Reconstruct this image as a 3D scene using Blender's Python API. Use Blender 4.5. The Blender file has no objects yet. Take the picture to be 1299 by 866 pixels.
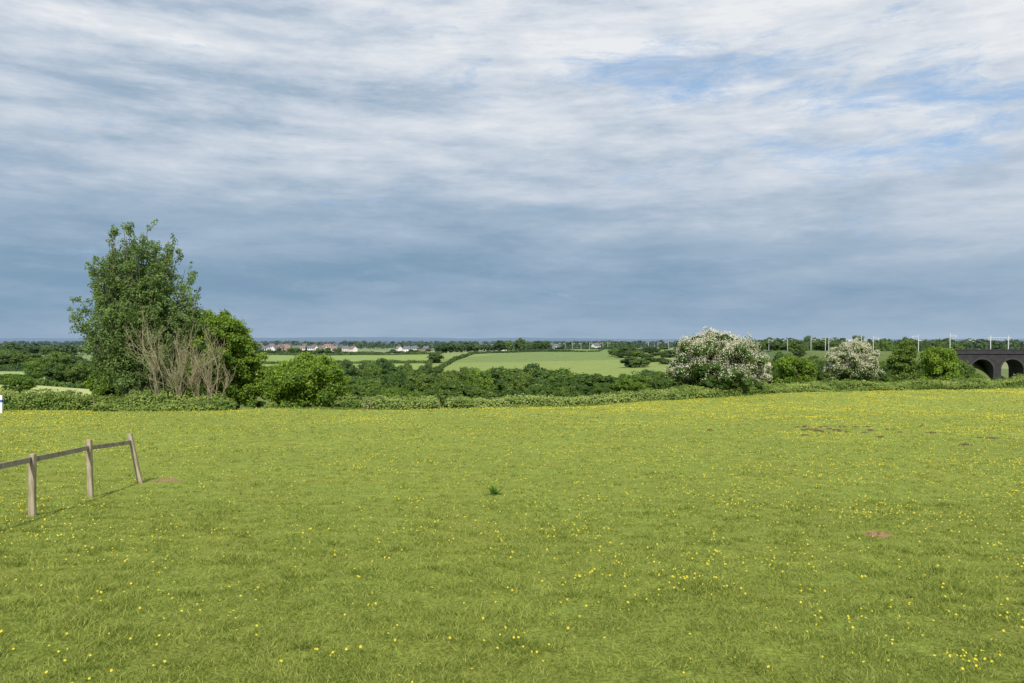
import bpy, math, numpy as np
from mathutils import Vector
rng=np.random.default_rng(7)
F=995.0; CX=649.5; CY=433.0; CAM=1.65
scene=bpy.context.scene
COL=scene.collection
def X(px,d): return (px-CX)/F*d
def Zp(py,d): return CAM-(py-CY)/F*d
# ---------------------------------------------------------------- noise
_perm=np.random.default_rng(3).random((512,512))
def vn(x,y):
    x=np.asarray(x,float); y=np.asarray(y,float)
    xi=np.floor(x).astype(int); yi=np.floor(y).astype(int); fx=x-xi; fy=y-yi
    fx=fx*fx*(3-2*fx); fy=fy*fy*(3-2*fy)
    a=_perm[xi%512,yi%512]; b=_perm[(xi+1)%512,yi%512]; c=_perm[xi%512,(yi+1)%512]; d=_perm[(xi+1)%512,(yi+1)%512]
    return (a*(1-fx)+b*fx)*(1-fy)+(c*(1-fx)+d*fx)*fy
def fbm(x,y,o=4):
    s=0;a=1;t=0
    for i in range(o):
        s=s+a*vn(np.asarray(x)*2**i+17*i,np.asarray(y)*2**i+31*i); t+=a; a*=.5
    return s/t
# ---------------------------------------------------------------- terrain
Dk=np.array([0,5,15,30,45,60,90,120,200,300,400,650,900,1500,4000,8000,15000.])
base=[-1.65,-2.18,-3.05,-4.0,-4.7,-5.2]
cols={ -300:[-6.8,-8.2,-11,-13,-14,-14.5,-14.5,-14,-12,10,70],
 0:[-6.8,-8.2,-11,-13,-14,-14.5,-14.5,-14,-12,5,55],
 200:[-7.5,-9.5,-13,-15,-15.5,-14,-13.5,-13,-12,12,50],
 330:[-8.5,-11,-16,-18,-17,-12.8,-12,-12,-12,5,75],
 450:[-8.0,-11,-16.5,-18.5,-17.3,-12,-11.5,-12,-12,12,85],
 700:[-7.0,-11,-17,-19,-17.3,-9.0,-11,-12,-12,5,60],
 870:[-5.6,-8,-13,-15,-14,-8.5,-9,-11,-12,0,30],
 1000:[-5.1,-7,-10,-11.5,-11,-8,-9,-11,-12,0,35],
 1299:[-5.1,-7,-12,-14.5,-13,-9,-9,-11,-12,4,40],
 1600:[-5.1,-7,-12,-14.5,-13,-9,-9,-11,-12,4,30]}
Ck=np.array(sorted(cols)); T=np.array([base+cols[c] for c in Ck])
rail=np.array([[X(1214,272),274,-3.6],[X(1000,420),420,-4.9],[X(860,600),600,-6.3],[X(690,850),850,-8.2]])
def gz(x,y):
    x=np.asarray(x,float); y=np.asarray(y,float)
    yy=np.clip(y,0,15000); px=np.clip(CX+F*x/np.maximum(yy,5),-300,1600)
    ci=np.clip(np.searchsorted(Ck,px,side='right')-1,0,len(Ck)-2); fx=np.clip((px-Ck[ci])/(Ck[ci+1]-Ck[ci]),0,1); fx=fx*fx*(3-2*fx)
    di=np.clip(np.searchsorted(Dk,yy,side='right')-1,0,len(Dk)-2); fy=(yy-Dk[di])/(Dk[di+1]-Dk[di])
    z=(T[ci,di]*(1-fx)+T[ci+1,di]*fx)*(1-fy)+(T[ci,di+1]*(1-fx)+T[ci+1,di+1]*fx)*fy
    z=z+CAM
    z=z+(fbm(x/6,y/6,3)-.5)*0.18*np.clip((yy-4)/20,0,1)
    z=z+(fbm(x/90,y/90,3)-.5)*3*np.clip((yy-150)/500,0,1)+(fbm(x/1500+3,y/1500,4)-.5)*70*np.clip((yy-4500)/8000,0,1)
    for k,(a,b) in enumerate(zip(rail[:-1],rail[1:])):
        ab=b[:2]-a[:2]; L2=ab@ab
        t=((x-a[0])*ab[0]+(y-a[1])*ab[1])/L2; tc=np.clip(t,0,1)
        dd=np.hypot(x-(a[0]+tc*ab[0]),y-(a[1]+tc*ab[1])); zr=CAM+a[2]+(b[2]-a[2])*tc
        if k==0: dd=dd+np.where(t<0,-t*np.sqrt(L2)*6+4,0)
        z=np.where(yy>150,np.maximum(z,zr-np.maximum(dd-5,0)/1.8),z)
    return z
def G(x,y): return float(gz(np.array([x]),np.array([y]))[0])
Ep=np.array([-400,0,450,700,860,1000,1299,1700]); Ed=np.array([58,58,62,68,74,80,88,100.])
def edge(px): return np.interp(px,Ep,Ed)
def gd(px,py):
    ds=np.linspace(4,110,3000); z=gz(X(px,ds),ds); s=CY-(z-CAM)*F/ds
    return float(ds[np.argmax(s<py)]) 
# ---------------------------------------------------------------- helpers
def link(o): COL.objects.link(o); return o
def tag(o,label,cat,group=None,kind=None):
    o["label"]=label; o["category"]=cat
    if group:o["group"]=group
    if kind:o["kind"]=kind
    return o
def build(name,parts,mats,smooth=False):
    V=[];LI=[];LS=[];LT=[];MI=[];LV=[];off=0;ls=0
    for v,f,m,lv in parts:
        if len(f)==0: continue
        v=np.asarray(v,np.float32); f=np.asarray(f,np.int64); k=f.shape[1]; n=len(f)
        V.append(v); LI.append((f+off).ravel()); LS.append(ls+np.arange(n)*k); LT.append(np.full(n,k)); MI.append(np.full(n,m)); 
        LV.append(np.broadcast_to(np.asarray(lv,np.float32),(n,))); off+=len(v); ls+=n*k
    V=np.concatenate(V);LI=np.concatenate(LI).astype(np.int32);LS=np.concatenate(LS).astype(np.int32);LT=np.concatenate(LT).astype(np.int32)
    MI=np.concatenate(MI).astype(np.int32);LV=np.concatenate(LV).astype(np.float32)
    me=bpy.data.meshes.new(name); me.vertices.add(len(V)); me.vertices.foreach_set("co",V.ravel())
    me.loops.add(len(LI)); me.loops.foreach_set("vertex_index",LI)
    me.polygons.add(len(LS)); me.polygons.foreach_set("loop_start",LS)
    try: me.polygons.foreach_set("loop_total",LT)
    except Exception: pass
    me.update(calc_edges=True)
    me.polygons.foreach_set("material_index",MI)
    me.polygons.foreach_set("use_smooth",np.full(len(LS),smooth))
    a=me.attributes.new("lv",'FLOAT','FACE'); a.data.foreach_set("value",LV)
    for m in mats: me.materials.append(m)
    me.update(); return me
def unit(v): return v/np.maximum(np.linalg.norm(v,axis=-1,keepdims=True),1e-9)
def leaves(c,n,s,r,aspect=.6):
    N=len(c); n=unit(n); t=unit(np.cross(n,r.normal(size=(N,3)))); b=np.cross(n,t); s=np.broadcast_to(s,(N,))[:,None]
    v=np.stack([c-t*s,c+b*s*aspect+n*s*.15,c+t*s,c-b*s*aspect+n*s*.15],1).reshape(-1,3)
    return v,np.arange(4*N).reshape(N,4)
def tube(P,R,k=6):
    P=np.asarray(P,float);R=np.asarray(R,float);n=len(P)
    d=unit(np.gradient(P,axis=0)); ref=np.array([0.31,0.95,0.02]); a=unit(np.cross(d,ref)); b=np.cross(d,a)
    th=np.arange(k)*2*np.pi/k
    v=(P[:,None]+R[:,None,None]*(a[:,None]*np.cos(th)[None,:,None]+b[:,None]*np.sin(th)[None,:,None])).reshape(-1,3)
    i=np.arange(n-1)[:,None]*k; j=np.arange(k)[None]; j2=(j+1)%k
    f=np.stack([i+j,i+j2,i+k+j2,i+k+j],-1).reshape(-1,4)
    return v,f
def box(x0,x1,y0,y1,z0,z1):
    v=np.array([[x,y,z] for z in (z0,z1) for y in (y0,y1) for x in (x0,x1)],float)
    f=np.array([[0,2,3,1],[4,5,7,6],[0,1,5,4],[2,6,7,3],[0,4,6,2],[1,3,7,5]])
    return v,f
def ico(sub=2):
    import bmesh
    bm=bmesh.new(); bmesh.ops.create_icosphere(bm,subdivisions=sub,radius=1)
    v=np.array([p.co[:] for p in bm.verts]); f=np.array([[q.index for q in p.verts] for p in bm.faces]); bm.free(); return v,f
IV,IF=ico(2)
# ---------------------------------------------------------------- materials
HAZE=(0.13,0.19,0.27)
def haze_nodes(nt,colsock,dist=4500.):  # aerial haze painted into the surface colour by distance from the origin
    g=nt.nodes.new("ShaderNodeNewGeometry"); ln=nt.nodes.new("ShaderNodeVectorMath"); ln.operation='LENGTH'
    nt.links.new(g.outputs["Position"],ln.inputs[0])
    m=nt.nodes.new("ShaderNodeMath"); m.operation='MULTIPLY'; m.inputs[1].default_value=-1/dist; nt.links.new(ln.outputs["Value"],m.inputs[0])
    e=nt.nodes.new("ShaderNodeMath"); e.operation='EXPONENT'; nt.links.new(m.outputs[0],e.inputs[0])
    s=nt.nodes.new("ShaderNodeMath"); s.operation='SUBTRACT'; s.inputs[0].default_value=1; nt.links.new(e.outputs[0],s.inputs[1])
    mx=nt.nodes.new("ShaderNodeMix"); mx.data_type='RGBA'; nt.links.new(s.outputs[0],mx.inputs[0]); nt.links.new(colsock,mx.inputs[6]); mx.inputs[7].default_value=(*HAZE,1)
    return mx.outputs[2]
def leafmat(name,dark,light,transl=.35,var=.12,nscale=.6):
    m=bpy.data.materials.new(name); m.use_nodes=True; nt=m.node_tree; nt.nodes.clear(); N=nt.nodes.new; L=nt.links.new
    a=N("ShaderNodeAttribute"); a.attribute_name="lv"
    tc=N("ShaderNodeNewGeometry"); nz=N("ShaderNodeTexNoise"); nz.inputs["Scale"].default_value=nscale; nz.inputs["Detail"].default_value=3
    L(tc.outputs["Position"],nz.inputs["Vector"])
    ad=N("ShaderNodeMath"); ad.operation='MULTIPLY_ADD'; L(nz.outputs[0],ad.inputs[0]); ad.inputs[1].default_value=.8; L(a.outputs["Fac"],ad.inputs[2])
    oi=N("ShaderNodeObjectInfo"); ad2=N("ShaderNodeMath"); ad2.operation='MULTIPLY_ADD'; L(oi.outputs["Random"],ad2.inputs[0]); ad2.inputs[1].default_value=var*2; L(ad.outputs[0],ad2.inputs[2])
    su=N("ShaderNodeMath"); su.operation='SUBTRACT'; L(ad2.outputs[0],su.inputs[0]); su.inputs[1].default_value=.4+var; su.use_clamp=True
    mx=N("ShaderNodeMix"); mx.data_type='RGBA'; L(su.outputs[0],mx.inputs[0]); mx.inputs[6].default_value=(*dark,1); mx.inputs[7].default_value=(*light,1)
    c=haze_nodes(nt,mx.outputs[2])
    d=N("ShaderNodeBsdfDiffuse"); t=N("ShaderNodeBsdfTranslucent"); L(c,d.inputs[0]); L(c,t.inputs[0])
    ms=N("ShaderNodeMixShader"); ms.inputs[0].default_value=transl; L(d.outputs[0],ms.inputs[1]); L(t.outputs[0],ms.inputs[2])
    o=N("ShaderNodeOutputMaterial"); L(ms.outputs[0],o.inputs[0]); return m
def mat(name,c1,c2,scale=5,rough=.85,bump=.3,stretch=(1,1,1),haze=True):
    m=bpy.data.materials.new(name); m.use_nodes=True; nt=m.node_tree; N=nt.nodes.new; L=nt.links.new
    b=nt.nodes["Principled BSDF"]; b.inputs["Roughness"].default_value=rough; b.inputs["Specular IOR Level"].default_value=.25
    tc=N("ShaderNodeTexCoord"); mp=N("ShaderNodeMapping"); mp.inputs["Scale"].default_value=stretch; L(tc.outputs["Object"],mp.inputs[0])
    nz=N("ShaderNodeTexNoise"); nz.inputs["Scale"].default_value=scale; nz.inputs["Detail"].default_value=6; L(mp.outputs[0],nz.inputs["Vector"])
    r=N("ShaderNodeValToRGB"); r.color_ramp.elements[0].position=.3; r.color_ramp.elements[1].position=.7
    r.color_ramp.elements[0].color=(*c1,1); r.color_ramp.elements[1].color=(*c2,1); L(nz.outputs[0],r.inputs[0])
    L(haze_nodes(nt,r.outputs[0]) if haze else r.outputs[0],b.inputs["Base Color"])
    bp=N("ShaderNodeBump"); bp.inputs["Strength"].default_value=bump; bp.inputs["Distance"].default_value=.02; L(nz.outputs[0],bp.inputs["Height"]); L(bp.outputs[0],b.inputs["Normal"])
    return m
M_bark=mat("bark",(.07,.055,.035),(.16,.13,.09),6,stretch=(1,1,.25))
M_twig=mat("pale_twig",(.27,.235,.14),(.48,.42,.28),3)
M_wood=mat("weathered_timber",(.20,.165,.11),(.42,.36,.26),9,stretch=(3,3,.35),haze=False)
M_poplar=leafmat("tall_tree_leaf",(.075,.135,.035),(.24,.34,.11))
M_bright=leafmat("bright_leaf",(.08,.155,.018),(.27,.385,.045))
M_sunny=leafmat("sunlit_leaf",(.115,.205,.025),(.32,.45,.06),transl=.42)
M_wood_leaf=leafmat("woodland_leaf",(.05,.10,.02),(.20,.28,.055),var=.32)
M_hedge=leafmat("hedge_leaf",(.11,.18,.034),(.34,.42,.11))
M_dark=leafmat("inner_shade_core",(.025,.05,.011),(.05,.09,.02),transl=0)  # opaque filler core, inner shade of crowns and hedges put into its dark green
M_blossom=leafmat("blossom",(.60,.56,.40),(.86,.82,.67),transl=.3)
M_hawleaf=leafmat("hawthorn_leaf",(.08,.135,.025),(.22,.31,.06))
# ---------------------------------------------------------------- ground
def make_ground():
    ys=np.concatenate([-np.geomspace(3000,2,30),np.geomspace(1,15000,520)])
    ts=np.linspace(-1,1,701)
    Xg=ts[None]*(np.abs(ys)[:,None]*1.05+25); Yg=np.broadcast_to(ys[:,None],Xg.shape)
    Z=gz(Xg,Yg); nr,nc=Xg.shape
    V=np.stack([Xg,Yg,Z],-1).reshape(-1,3)
    i=np.arange(nr-1)[:,None]*nc; j=np.arange(nc-1)[None]; f=np.stack([i+j,i+j+1,i+nc+j+1,i+nc+j],-1).reshape(-1,4)
    x=V[:,0];y=V[:,1]; px=CX+F*x/np.maximum(y,5)
    c=np.zeros((len(V),4)); c[:,3]=1
    c[:,:3]=(.13,.17,.040)
    cx=np.floor(x/260+fbm(x/400,y/400,2)*1.2).astype(int); cy=np.floor(y/330+fbm(x/350+9,y/350,2)*1.4).astype(int)
    h=_perm[(cx*37+cy*11)%512,(cy*53+cx*7)%512]
    pal=np.array([(.13,.18,.035),(.19,.25,.06),(.10,.14,.038),(.24,.26,.10),(.15,.21,.04)])
    far=y>380; c[far,:3]=pal[(h[far]*4.99).astype(int)]
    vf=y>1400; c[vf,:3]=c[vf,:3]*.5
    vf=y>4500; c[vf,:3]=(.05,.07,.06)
    A=(px>300)&(px<560)&(y>400)&(y<760); c[A,:3]=(.23,.30,.055)
    B=(px>545)&(px<900)&(y>330)&(y<720); c[B,:3]=(.22,.275,.058)
    Bs=B&(px>700-(720-y)*.9)&(y>520)&(px<790); c[Bs,:3]=(.165,.225,.045)
    P=(px<150)&(y>100)&(y<200); c[P,:3]=(.42,.46,.17)
    P=(px<150)&(y>=230)&(y<360); c[P,:3]=(.30,.38,.11)
    past=y<edge(px)+4; c[past,:3]=(.222,.268,.046)
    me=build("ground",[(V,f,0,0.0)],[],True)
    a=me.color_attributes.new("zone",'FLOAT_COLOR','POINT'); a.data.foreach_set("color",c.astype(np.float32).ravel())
    o=link(bpy.data.objects.new("ground",me)); o["kind"]="structure"
    m=bpy.data.materials.new("pasture"); m.use_nodes=True; nt=m.node_tree; N=nt.nodes.new; L=nt.links.new
    b=nt.nodes["Principled BSDF"]; b.inputs["Roughness"].default_value=.95; b.inputs["Specular IOR Level"].default_value=.1
    at=N("ShaderNodeAttribute"); at.attribute_name="zone"
    g=N("ShaderNodeNewGeometry")
    def noise(s,det=5,rough=.6):
        n=N("ShaderNodeTexNoise"); n.inputs["Scale"].default_value=s; n.inputs["Detail"].default_value=det; n.inputs["Roughness"].default_value=rough; L(g.outputs["Position"],n.inputs["Vector"]); return n.outputs[0]
    def ramp(s,p0,p1,c0=0,c1=1):
        r=N("ShaderNodeMapRange"); r.inputs[1].default_value=p0; r.inputs[2].default_value=p1; r.inputs[3].default_value=c0; r.inputs[4].default_value=c1; L(s,r.inputs[0]); return r.outputs[0]
    def mix(f,a,b,mode='MIX'):
        mx=N("ShaderNodeMix"); mx.data_type='RGBA'; mx.blend_type=mode
        L(f,mx.inputs[0])
        for k,s in ((6,a),(7,b)):
            if isinstance(s,tuple): mx.inputs[k].default_value=(*s,1)
            else: L(s,mx.inputs[k])
        return mx.outputs[2]
    col=at.outputs["Color"]
    hs=N("ShaderNodeHueSaturation"); L(col,hs.inputs["Color"]); L(ramp(noise(.12,4),.3,.7,.92,1.07),hs.inputs["Value"]); col=hs.outputs[0]
    hs=N("ShaderNodeHueSaturation"); L(col,hs.inputs["Color"]); L(ramp(noise(2.2,8,.8),.3,.7,.72,1.25),hs.inputs["Value"]); L(ramp(noise(.5,5,.7),.3,.7,.488,.512),hs.inputs["Hue"]); col=hs.outputs[0]
    hs=N("ShaderNodeHueSaturation"); L(col,hs.inputs["Color"]); L(ramp(noise(26,8,.8),.34,.66,.32,1.65),hs.inputs["Value"]); col=hs.outputs[0]
    col=mix(ramp(noise(5.1,7,.82),.57,.70,0,.6),col,(.27,.20,.095))
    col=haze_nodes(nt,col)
    L(col,b.inputs["Base Color"])
    bp=N("ShaderNodeBump"); bp.inputs["Strength"].default_value=.9; bp.inputs["Distance"].default_value=.035; L(noise(20,8,.8),bp.inputs["Height"]); L(bp.outputs[0],b.inputs["Normal"])
    me.materials.append(m)
make_ground()
# ---------------------------------------------------------------- grass + flowers
def wedge(n,d0,d1,r,logd=True):
    d=np.exp(r.uniform(np.log(d0),np.log(d1),n)) if logd else np.sqrt(r.uniform(d0*d0,d1*d1,n))
    px=r.uniform(-60,1360,n); ok=d<edge(px)-1; d=d[ok];px=px[ok]; return X(px,d),d
def grass():
    r=np.random.default_rng(21)
    x,y=wedge(125000,4.2,88,r); x2,y2=wedge(60000,4.2,15,r); x=np.append(x,x2); y=np.append(y,y2)
    dens=fbm(x*4.3,y*4.3,3); keep=r.random(len(x))<np.clip((dens-.38)*5,0.12,1); x=x[keep];y=y[keep];dens=dens[keep]
    K=5; n=len(x)
    big=(fbm(x/.6+50,y/.6,3)>.63)
    hgt=(r.uniform(.012,.034,n)*(1+.8*big)*(1+np.minimum(y,45)/42))[:,None]*r.uniform(.5,1.3,(n,K))
    sp=.020*(1+y[:,None]/18)
    bx=x[:,None]+r.normal(0,1,(n,K))*sp; by=y[:,None]+r.normal(0,1,(n,K))*sp
    bz=gz(bx,by)-.004; an=r.uniform(0,2*np.pi,(n,K)); w=(.0022+.00034*y)[:,None]*r.uniform(.7,1.3,(n,K))
    lx=r.normal(0,.85,(n,K))*hgt; ly=r.normal(0,.85,(n,K))*hgt
    A=np.stack([bx-w*np.cos(an),by-w*np.sin(an),bz],-1);B=np.stack([bx+w*np.cos(an),by+w*np.sin(an),bz],-1);C=np.stack([bx+lx,by+ly,bz+hgt],-1)
    V=np.stack([A,B,C],2).reshape(-1,3); f=np.arange(len(V)).reshape(-1,3)
    lv=np.clip(r.normal(.5,.3,(n,K))+(r.random(n)[:,None]-.5)*.7,0,1.2).ravel()
    gm=leafmat("grass_blade",(.105,.165,.022),(.44,.48,.125),transl=.45,var=0,nscale=2.)
    o=link(bpy.data.objects.new("grass",build("grass",[(V,f,0,lv)],[gm])))
    tag(o,"short grazed pasture grass covering the field","grass",kind="stuff")
grass()
def flowers():
    r=np.random.default_rng(5)
    x,y=wedge(190000,4.6,85,r,False); px=CX+F*x/y
    n1=fbm(x*.22,y*.22,3); n2=fbm(x*1.1+80,y*1.1,3)
    p=np.clip((n1-.32)*2.2,0,1)*np.clip((n2-.36)*2.6,0,1)+.10
    p=p*(.6+.7*np.clip((px-500)/700,0,1)+.5*np.clip((250-px)/250,0,1))
    k=r.random(len(x))<p*.8; x=x[k];y=y[k]
    xn,yn=wedge(3000,4.6,24,r,False); k=r.random(len(xn))<np.clip((fbm(xn*.8,yn*.8,3)-.35)*2.4,.05,1)*(.35+.65*np.clip(CX+F*xn/yn,0,1300)/1300); x=np.append(x,xn[k]); y=np.append(y,yn[k])
    for (a,b,n,s) in [(880,738,22,.14),(770,735,8,.2),(1235,850,16,.10),(1240,842,10,.1),(655,815,5,.1),(470,533,300,1.6),(560,545,60,2.),(410,838,4,.05),(690,845,4,.08),(1290,720,10,.15),(1050,795,22,.35),(895,712,12,.25),(525,635,12,.3),(1180,560,90,2.5),(1010,545,90,3),(1230,530,160,4),(60,560,60,2.),(700,520,120,4),(1180,780,16,.4),(1000,715,16,.5)]:
        d=gd(a,b); xx=X(a,d)+r.normal(0,s,n); yy=d+r.normal(0,s,n); x=np.append(x,xx); y=np.append(y,yy)
    ok=y<edge(CX+F*x/y)-.6; x=x[ok];y=y[ok]
    n=len(x); print("flowers",n)
    h=r.uniform(.03,.08,n); z=gz(x,y)+h; rad=r.uniform(.006,.0115,n)*(1+y/26)
    tilt=unit(np.stack([r.normal(0,.5,n),r.normal(-.5,.5,n),np.ones(n)],-1)); t=unit(np.cross(tilt,r.normal(size=(n,3)))); b=np.cross(tilt,t)
    c=np.stack([x,y,z],-1); th=np.arange(10)*2*np.pi/10; rr=np.where(np.arange(10)%2==0,1,.62)
    ring=c[:,None]+rad[:,None,None]*(t[:,None]*(np.cos(th)*rr)[None,:,None]+b[:,None]*(np.sin(th)*rr)[None,:,None])+tilt[:,None]*rad[:,None,None]*.35
    V=np.concatenate([c[:,None],ring],1).reshape(-1,3); i=np.arange(n)[:,None]*11; j=np.arange(10)[None]
    f=np.stack([i+0*j,i+1+j,i+1+(j+1)%10],-1).reshape(-1,3)
    g=np.stack([x+r.normal(0,.02,n),y+r.normal(0,.02,n),z-h],-1); w=np.array([.0018,0,0])
    SV=np.stack([g-w,g+w,c],1).reshape(-1,3); sf=np.arange(3*n).reshape(-1,3)
    m=leafmat("buttercup_petal",(.62,.51,.03),(.86,.75,.09),transl=.3,var=0); st=leafmat("buttercup_stem",(.12,.17,.03),(.2,.26,.05),var=0)
    o=link(bpy.data.objects.new("buttercup_flowers",build("buttercup_flowers",[(V,f,0,.5),(SV,sf,1,.5)],[m,st])))
    tag(o,"scattered yellow buttercups growing in short pasture grass","wildflowers",kind="stuff")
flowers()
# ---------------------------------------------------------------- trees
def crown(clusters,nl,ls,r,flat=.8,rand=.8,hemi=.25,core=.0):
    C=clusters; n=len(C); w=C[:,3]**2; cnt=np.maximum((nl*w/w.sum()).astype(int),3)
    idx=np.repeat(np.arange(n),cnt); N=len(idx)
    d=unit(r.normal(size=(N,3))+np.array([0,0,hemi])); rad=C[idx,3]*r.uniform(.35,1.,N)**.5*(1+.15*r.normal(size=N))
    p=C[idx,:3]+d*rad[:,None]*np.array([1,1,flat])
    nn=unit(d+rand*r.normal(size=(N,3)))
    v,f=leaves(p,nn,ls*r.uniform(.6,1.3,N),r)
    lv=np.clip(r.normal(.5,.16,N)+(r.random(n)[idx]-.5)*.45,0,1)
    parts=[(v,f,0,lv)]
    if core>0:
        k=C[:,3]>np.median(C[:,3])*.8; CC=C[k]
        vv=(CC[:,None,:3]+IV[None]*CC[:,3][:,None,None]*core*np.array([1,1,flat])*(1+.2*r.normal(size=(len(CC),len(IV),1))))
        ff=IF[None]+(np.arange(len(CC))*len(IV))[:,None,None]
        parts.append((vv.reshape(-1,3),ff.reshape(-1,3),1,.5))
    return parts,p,idx
def round_clusters(H,W,base,n,r,rc,lump=.25,bottom=.35,shape=1.):
    d=unit(r.normal(size=(n,3))+np.array([0,0,.35])); k=r.uniform(.25,1,n)**.45
    az=np.arctan2(d[:,1],d[:,0]); l=1+lump*(vn(az*1.3+r.random()*50+8,d[:,2]*1.5+5)-.5)*2
    hz=(H-base)/2; cz=base+hz
    R=np.stack([d[:,0]*W/2,d[:,1]*W/2,d[:,2]*hz],-1)*(k*l)[:,None]
    rad=rc*r.uniform(.6,1.35,n)*W
    R*=(1-rad/W*1.3)[:,None]
    c=np.concatenate([R+np.array([0,0,cz]),rad[:,None]],1)
    return c
def limbs(C,trunk_top,trunk_r,r,nl=12,base=None):
    parts=[]; idx=r.choice(len(C),min(nl,len(C)),replace=False)
    for i in idx:
        e=C[i,:3]; s=np.array([0,0,trunk_top*r.uniform(.6,1)]); m=(s+e)/2+np.array([0,0,-.08])*np.linalg.norm(e-s)+r.normal(0,.05,3)*np.linalg.norm(e-s)
        t=np.linspace(0,1,6)[:,None]; P=(1-t)**2*s+2*t*(1-t)*m+t*t*e
        parts.append((*tube(P,np.linspace(trunk_r*.45,trunk_r*.08,6),5),0,.5))
    return parts
def trunk_part(h,r0,r,lean=.05):
    t=np.linspace(0,1,7); P=np.stack([lean*h*t**2*r.normal(),lean*h*t**2*r.normal(),h*t-.3],-1)+np.stack([r.normal(0,.03,7)*r0*4,r.normal(0,.03,7)*r0*4,0*t],-1)
    return (*tube(P,r0*(1.25-.75*t**.6),8),0,.5)
def shift(parts,m): return [(v,f,m+k,lv) for v,f,k,lv in parts]
def variant(name,leaf,H,W,base,ncl,nl,ls,seed,lump=.3,rc=.15,core=.68,flat=.8):
    r=np.random.default_rng(seed); C=round_clusters(H,W,base,ncl,r,rc,lump)
    p,_,_=crown(C,nl,ls,r,core=core,flat=flat,rand=.6)
    tr=[trunk_part(H*.6,W*.035,r)]+limbs(C,H*.45,W*.035,r,8)
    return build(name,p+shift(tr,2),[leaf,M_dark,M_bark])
VAR=[variant("woodland_tree_mesh",lf,10,w,b,nc,6500,.26,s,lump=l,rc=.125) for lf,w,b,nc,s,l in [(M_wood_leaf,10,.6,80,1,.25),(M_bright,11.5,.4,90,2,.22),(M_wood_leaf,9,.8,70,3,.3),(M_wood_leaf,10,.5,80,4,.3),(M_wood_leaf,13,.3,105,5,.25)]]
VARW=[10,11.5,9,10,13]
def place_tree(px,ytop,d,wpx=None,v=None,label="leafy green deciduous tree in the valley woodland",group="deciduous trees across the valley",r=rng,name="deciduous_tree",hmin=2.5,x=None):
    x=X(px,d) if x is None else x; g=G(x,d); H=max(Zp(ytop,d)-g,hmin); 
    v=r.integers(0,5) if v is None else v
    s=H/10.; sx=s*r.uniform(.85,1.15)
    if wpx: sx=(wpx/F*d)/VARW[v]
    sx=max(sx,s*.7)
    o=link(bpy.data.objects.new(name,VAR[v])); o.location=(x,d,g-.2); o.scale=(sx,sx,s*1.02); o.rotation_euler=(0,0,r.uniform(0,6.28))
    tag(o,label,"tree",group); return o
def band(x0,x1,step,ytop,d0,d1,jit=5,wf=1.5,**k):
    px=x0
    while px<x1:
        yt=np.interp(px,np.linspace(x0,x1,len(ytop)),ytop); q=rng.uniform(.55,1.6)
        d=rng.uniform(d0,d1); place_tree(px,yt+rng.normal(0,jit)-(q-1)*jit,d,wpx=step*wf*q,**k); px+=step*(.35+.65*q)*rng.uniform(.8,1.2)
band(425,870,24,(482,472,464,472,478,478),145,185,jit=3.5,wf=2.1)
band(420,880,25,(476,470,466,473,478),200,245,jit=3,wf=2.)
band(430,860,20,(492,490,488,492),95,125,jit=3.5,wf=2.,label="bushy tree at the foot of the sloping pasture")
band(395,560,14,(460,462,466),300,380,jit=2,wf=1.9)
place_tree(484,453,380,wpx=24); place_tree(553,447,520,wpx=24); place_tree(438,456,330,wpx=30); place_tree(515,460,300,wpx=25)
band(330,545,9,(447,448,449),760,800,jit=1.5); band(555,700,8,(436,434,432),740,800,jit=2)
band(780,870,9,(438,440,444),560,640,jit=2,wf=1.9); band(800,870,10,(454,455,456),430,500,jit=2,wf=2.); band(790,870,10,(446,447,449),520,560,jit=2,wf=2.); band(700,800,9,(441,440,437),800,860,jit=1.2)
band(335,440,12,(464,462,464),420,470,jit=2)
band(330,430,14,(443,444,443),830,850,jit=1.5,wf=1.1); band(326,430,14,(440,440,440),960,1000,jit=2,wf=1.1)
# behind right hedge
band(870,1045,19,(456,454,452),150,190,jit=4,wf=1.9); band(1040,1225,19,(458,456,454),140,190,jit=4,wf=1.9); band(960,1050,18,(464,458,458),105,120,jit=4)
band(860,1010,11,(433,432,432),420,460,jit=2.5); band(1000,1215,12,(433,432,436),370,440,jit=3); band(1120,1215,20,(474,472,470),115,130,jit=3)
place_tree(1222,461,200,wpx=34,v=2); place_tree(1237,472,190,wpx=30,v=1); place_tree(1290,476,190,wpx=30,v=0); place_tree(1265,479,180,wpx=26,v=3)
# left background
band(-10,125,16,(447,446,449),380,430,jit=3); band(-10,120,13,(438,437,438),700,900,jit=1.5)
band(-20,50,17,(474,476),205,230,jit=3,wf=1.5); band(75,130,16,(462,462),210,230,jit=4); place_tree(47,453,240,wpx=36); place_tree(25,473,128,wpx=44); place_tree(100,462,220,wpx=46)
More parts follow.
